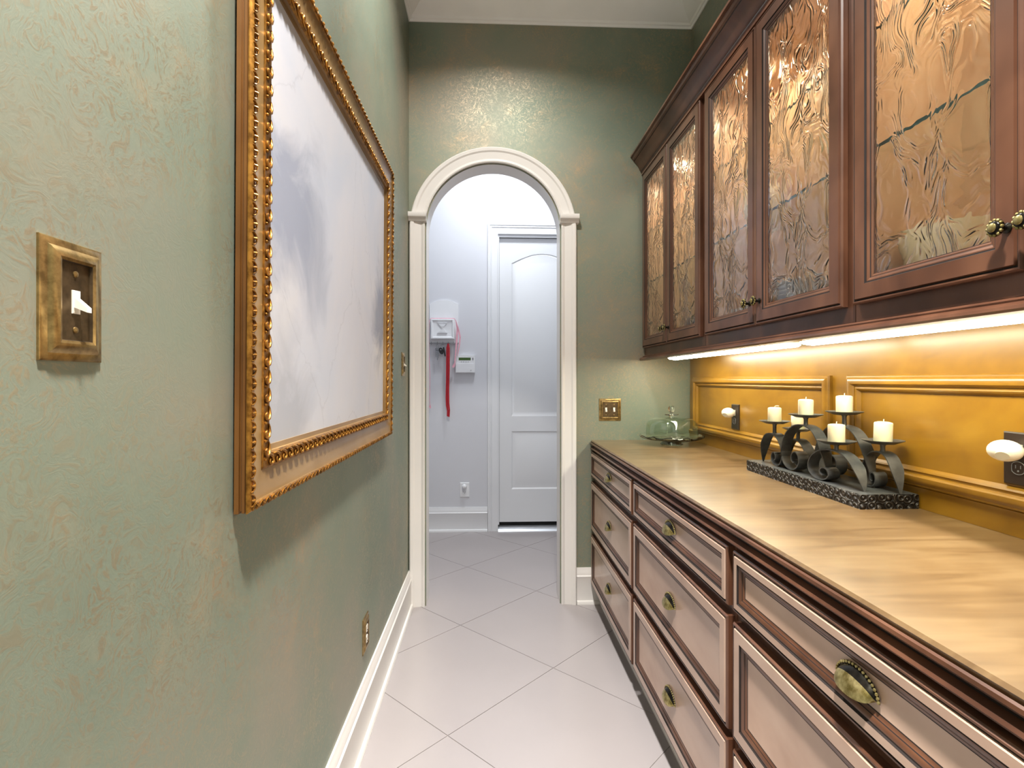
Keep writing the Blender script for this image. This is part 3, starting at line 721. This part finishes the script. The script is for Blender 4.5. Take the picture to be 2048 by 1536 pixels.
def scroll_iron(xc, yc, a, h, sg, wd=.036):
    """sg=+1: foot on the far side"""
    pts = spline(sh, 4); b = B(); th = .0016; prev = None; n = len(pts)
    for i, (s, z) in enumerate(pts):
        q0 = pts[max(i - 1, 0)]; q1 = pts[min(i + 1, n - 1)]
        dy, dz = (q1[0] - q0[0]) * a * sg, (q1[1] - q0[1]) * h; L = math.hypot(dy, dz) or 1; ny, nz = -dz / L, dy / L
        wv = wd / 2 * min(1, .12 + i / 12.)
        yy, zz = yc + s * a * sg, BT + z * h
        r = b.ring([(xc - wv, yy + ny * th, zz + nz * th), (xc + wv, yy + ny * th, zz + nz * th), (xc + wv, yy - ny * th, zz - nz * th), (xc - wv, yy - ny * th, zz - nz * th)])
        if prev: b.bridge(prev, r)
        else: b.face(r[::-1])
        prev = r
    b.face(prev); return b
# (x, y of apex, half length, scroll height, dish height, foot side)
HS = [(1.028, 1.885, .080, .112, 1.119, 1), (1.094, 1.850, .075, .095, 1.095, 1), (1.028, 1.695, .122, .158, 1.155, -1), (1.085, 1.590, .125, .165, 1.170, -1), (1.020, 1.530, .118, .098, 1.088, -1), (1.094, 1.442, .064, .105, 1.099, -1)]
CL = ['ivory candle on the low dish above the far end scroll, wick bent over', 'ivory candle on the low dish half hidden behind a scroll', 'ivory candle on the second highest dish', 'ivory candle on the highest dish', 'ivory candle on the lowest front dish', 'leaning ivory candle on the dish nearest the free end of the base']
for k, (xc, yc, a, h, dz, sg) in enumerate(HS):
    obj('scroll', scroll_iron(xc, yc, a, h, sg), 'iron', t, ang=40)
    ds = obj('dish', B().lathe([(.012, dz - .006), (.030, dz - .005), (.051, dz + .004), (.0515, dz + .0055), (.030, dz - .0015), (.001, dz - .002)], (xc, yc, 0), 36), 'iron', t)
    obj('stem', B().lathe([(.0075, BT + h - .002), (.0062, BT + h + .006), (.0062, dz - .012), (.009, dz - .0062)], (xc, yc, 0), 14), 'iron', ds)
    cd = thing('candle', (xc, yc, dz - .0015), CL[k], 'candle', 'pillar candles on the iron holder')
    if k == 5: cd.rotation_euler = (.05, .0, 0); cd.location.z += .0022
    b = B().lathe([(.0215, 0), (.0225, .002), (.0225, .050), (.0215, .053), (.015, .055), (.006, .0555), (.001, .0555)], (0, 0, 0), 28)
    lobj('wax_body', b, 'wax', cd)
    wk = [(0, 0, .055), (.0005, 0, .058)] + ([(.002, -.004, .0605), (.004, -.012, .0615), (.005, -.019, .061)] if k == 0 else [(.001, .001, .0605), (.003, .003, .0615)])
    lobj('wick', B().tube(wk, .0013, 6), 'wick', cd)

# ------------------------------------------------------------------ far wall things
t = thing('key_rack', (-.38, FAR, 1.575), 'white wooden key rack with arched top on the far wall', 'key rack')
pl = [(-.497, 1.575), (-.257, 1.575), (-.257, 1.905)] + [(-.257 - .24 * k / 12, 1.905 + .037 * math.sin(PI * k / 12)) for k in range(1, 12)] + [(-.497, 1.905)]
obj('back_plaque', B().prism([(x, FAR, z) for x, z in pl], (0, -.014, 0)), 'plastic', t)
b = B().rect((-.482, FAR - .0142, 1.612), X_, Z_, -Y_, .192, .165, [(0, 0), (0, .045), (.003, .048), (.012, .048), (.018, .042), (.024, .040)], fill=0)
cb = obj('mail_box', b, 'plastic', t, ang=25)
b = B()
def trap(b, x0, x1, z0, x2, x3, z1, y0, y1): b.prism([(x0, y0, z0), (x1, y0, z0), (x3, y0, z1), (x2, y0, z1)], (0, y1 - y0, 0))
cx = -.386; yy = FAR - .0542
trap(b, cx - .012, cx + .012, 1.712, cx - .038, cx + .038, 1.742, yy, yy - .006); trap(b, cx - .040, cx + .040, 1.742, cx - .040, cx + .040, 1.747, yy, yy - .008)
trap(b, cx - .008, cx + .008, 1.700, cx - .008, cx + .008, 1.708, yy, yy - .006); trap(b, cx - .030, cx + .030, 1.668, cx - .014, cx + .014, 1.690, yy, yy - .006); trap(b, cx - .040, cx + .040, 1.660, cx - .040, cx + .040, 1.666, yy, yy - .008)
obj('applied_ornament', b, 'plastic', cb)
ry = FAR - .026; rz = 1.578
b = B().tube([(-.505, ry, rz), (-.252, ry, rz)], .003, 8)
hr = obj('hook_rail', b, 'chrome', t)
for x in (-.48, -.43, -.385, -.34, -.295):
    b = B().tube([(x, FAR - .0142, rz + .012), (x, ry, rz + .010), (x, ry - .012, rz), (x, ry - .014, rz - .010), (x, ry - .008, rz - .015), (x, ry - .002, rz - .010)], .0018, 6)
    obj('hook', b, 'chrome', hr)
# keys
hy = ry - .011
t = thing('key_bunch', (-.43, hy, rz - .13), 'bunch of steel keys hanging from the key rack', 'keys')
obj('key_ring', B().tube([(-.43 + .014 * math.cos(a), hy, rz - .027 + .014 * math.sin(a)) for a in [2 * PI * k / 24 for k in range(24)]], .0012, 6, closed=True), 'chrome', t)
for k, (dx, ln) in enumerate(((-.008, .062), (.002, .085), (.010, .070))):
    b = B().lathe([(.0105, 0), (.0105, .002)], (-.43 + dx, hy - .003 * k, rz - .050), 16, '-y')
    z0 = rz - .058; x = -.43 + dx; pl = [(x - .004, z0), (x - .004, z0 - ln + .006), (x, z0 - ln), (x + .003, z0 - ln + .005), (x + .002, z0 - ln * .7), (x + .0045, z0 - ln * .6), (x + .003, z0 - ln * .5), (x + .0045, z0 - ln * .4), (x + .004, z0)]
    b.prism([(px_, hy - .003 * k, pz_) for px_, pz_ in pl], (0, -.002, 0)); obj('key', b, 'chrome', t)
t = thing('car_key', (-.385, hy, rz - .10), 'black car key fob hanging from the key rack beside steel keys', 'keys')
obj('key_ring', B().tube([(-.385 + .016 * math.cos(a), hy, rz - .027 + .016 * math.sin(a)) for a in [2 * PI * k / 24 for k in range(24)]], .0012, 6, closed=True), 'chrome', t)
def blob(pl, y0, d): return B().prism([(x, y0, z) for x, z in pl], (0, -d, 0))
el = [(-.397 + (.019 * math.cos(a)) - .006 * math.sin(a), 1.512 + .028 * math.sin(a)) for a in [2 * PI * k / 20 for k in range(20)]]
obj('fob', blob(el, hy, .012), 'black', t)
obj('fob_case', blob([(-.385, 1.54), (-.372, 1.545), (-.358, 1.47), (-.368, 1.465)], hy - .002, .010), 'black', t)
obj('fob_button', blob([(-.400 + .005 * math.cos(a), 1.522 + .005 * math.sin(a)) for a in [2 * PI * k / 12 for k in range(12)]], hy - .0121, .001), 'chrome', t)
# red leash
def band(pts, wd, th=.002):
    b = B(); prev = None; n = len(pts)
    for i, p in enumerate(pts):
        p = V(p); d = (V(pts[min(i + 1, n - 1)]) - V(pts[max(i - 1, 0)])).normalized(); wv = wd[i] if isinstance(wd, list) else wd
        s = V((d.z, 0, -d.x)).normalized() if abs(d.z) + abs(d.x) > 1e-6 else X_
        nn = d.cross(s).normalized()
        r = b.ring([p + s * wv / 2 + nn * th / 2, p - s * wv / 2 + nn * th / 2, p - s * wv / 2 - nn * th / 2, p + s * wv / 2 - nn * th / 2])
        if prev: b.bridge(prev, r)
        else: b.face(r[::-1])
        prev = r
    b.face(prev); return b
t = thing('leash', (-.34, hy, .95), 'red webbing leash hanging from the key rack', 'leash')
obj('strap', band([(-.340, hy - .002, rz - .002), (-.345, hy - .004, 1.54), (-.347, hy - .005, 1.40), (-.348, hy - .004, 1.25), (-.352, hy, 1.12), (-.350, hy, 1.06), (-.342, hy, 1.00)], [.010, .020, .020, .020, .018, .016, .012]), 'red', t)
obj('second_strap', band([(-.337, hy - .008, rz - .004), (-.332, hy - .010, 1.53), (-.333, hy - .010, 1.35), (-.337, hy - .010, 1.20), (-.336, hy - .010, 1.08), (-.330, hy - .008, 1.02), (-.336, hy - .004, .965), (-.344, hy - .002, .972), (-.346, hy, 1.02)], [.010, .014, .015, .014, .014, .013, .018, .014, .008]), 'red', t)
# pink ribbon
t = thing('ribbon', (-.27, FAR - .05, 1.39), 'pale pink ribbon draped over the key rack box', 'ribbon')
ty = FAR - .04; tz = 1.7795
obj('ribbon_top', band([(-.499, ty, 1.70), (-.494, ty, 1.765), (-.482, ty, tz + .004), (-.38, ty, tz + .005), (-.288, ty, tz + .004), (-.275, ty, 1.76)], .006), 'pink', t)
obj('ribbon_tail', band([(-.275, ty, 1.76), (-.262, ty, 1.70), (-.268, ty, 1.60), (-.276, ty, 1.50), (-.284, ty, 1.42), (-.286, ty, 1.40)], [.006, .016, .016, .012, .009, .006]), 'pink', t)
obj('ribbon_loop', band([(-.277, ty - .003, 1.765), (-.255, ty - .003, 1.70), (-.240, ty - .003, 1.63), (-.246, ty - .003, 1.56), (-.258, ty - .003, 1.50), (-.262, ty - .003, 1.47)], [.006, .010, .012, .010, .008, .005]), 'pink', t)
obj('ribbon_knot', band([(-.282, ty, 1.415), (-.290, ty, 1.395), (-.300, ty, 1.375)], [.010, .022, .018], .006), 'pink', t)
obj('ribbon_string', band([(-.499, ty, 1.70), (-.498, ty, 1.50), (-.490, ty, 1.30), (-.492, ty, 1.10), (-.489, ty, 1.06)], [.006, .006, .005, .004, .004]), 'pink', t)
obj('string_knot', band([(-.489, ty, 1.068), (-.490, ty, 1.05), (-.486, ty, 1.035)], [.005, .016, .010], .005), 'pink', t)
# alarm keypad
t = thing('alarm_keypad', (-.198, FAR, 1.33), 'white alarm keypad with a green screen on the far wall', 'keypad')
kx0, kx1, kz0, kz1 = -.279, -.118, 1.332, 1.478
pl = [(kx0, kz0), (kx1, kz0), (kx1, kz1 - .004)] + [(kx1 - (kx1 - kx0) * k / 10, kz1 - .004 + .006 * math.sin(PI * k / 10)) for k in range(1, 10)] + [(kx0, kz1 - .004)]
obj('housing', B().prism([(x, FAR, z) for x, z in pl], (0, -.026, 0)), 'plastic', t)
fy = FAR - .0262
obj('flap', B().prism([(x, fy, z) for x, z in [(kx0 + .002, kz0 + .003), (kx1 - .002, kz0 + .003), (kx1 - .002, kz0 + .072), (-.198, kz0 + .078), (kx0 + .002, kz0 + .072)]], (0, -.005, 0)), 'plastic', t)
obj('screen', B().box((kx0 + .026, fy - .001, 1.436), (kx0 + .126, fy, 1.458)), 'lcd', t)
for k in range(4): obj('button', B().box((kx0 + .045 + k * .019, fy - .002, 1.420), (kx0 + .053 + k * .019, fy, 1.424)), 'greyp', t)
for z in (1.449, 1.438): obj('indicator', B().box((kx0 + .140, fy - .001, z), (kx0 + .148, fy, z + .007)), 'black', t)
obj('lock_mark', B().box((kx1 - .036, fy - .0062, 1.348), (kx1 - .030, fy - .005, 1.354)), 'greyp', t)
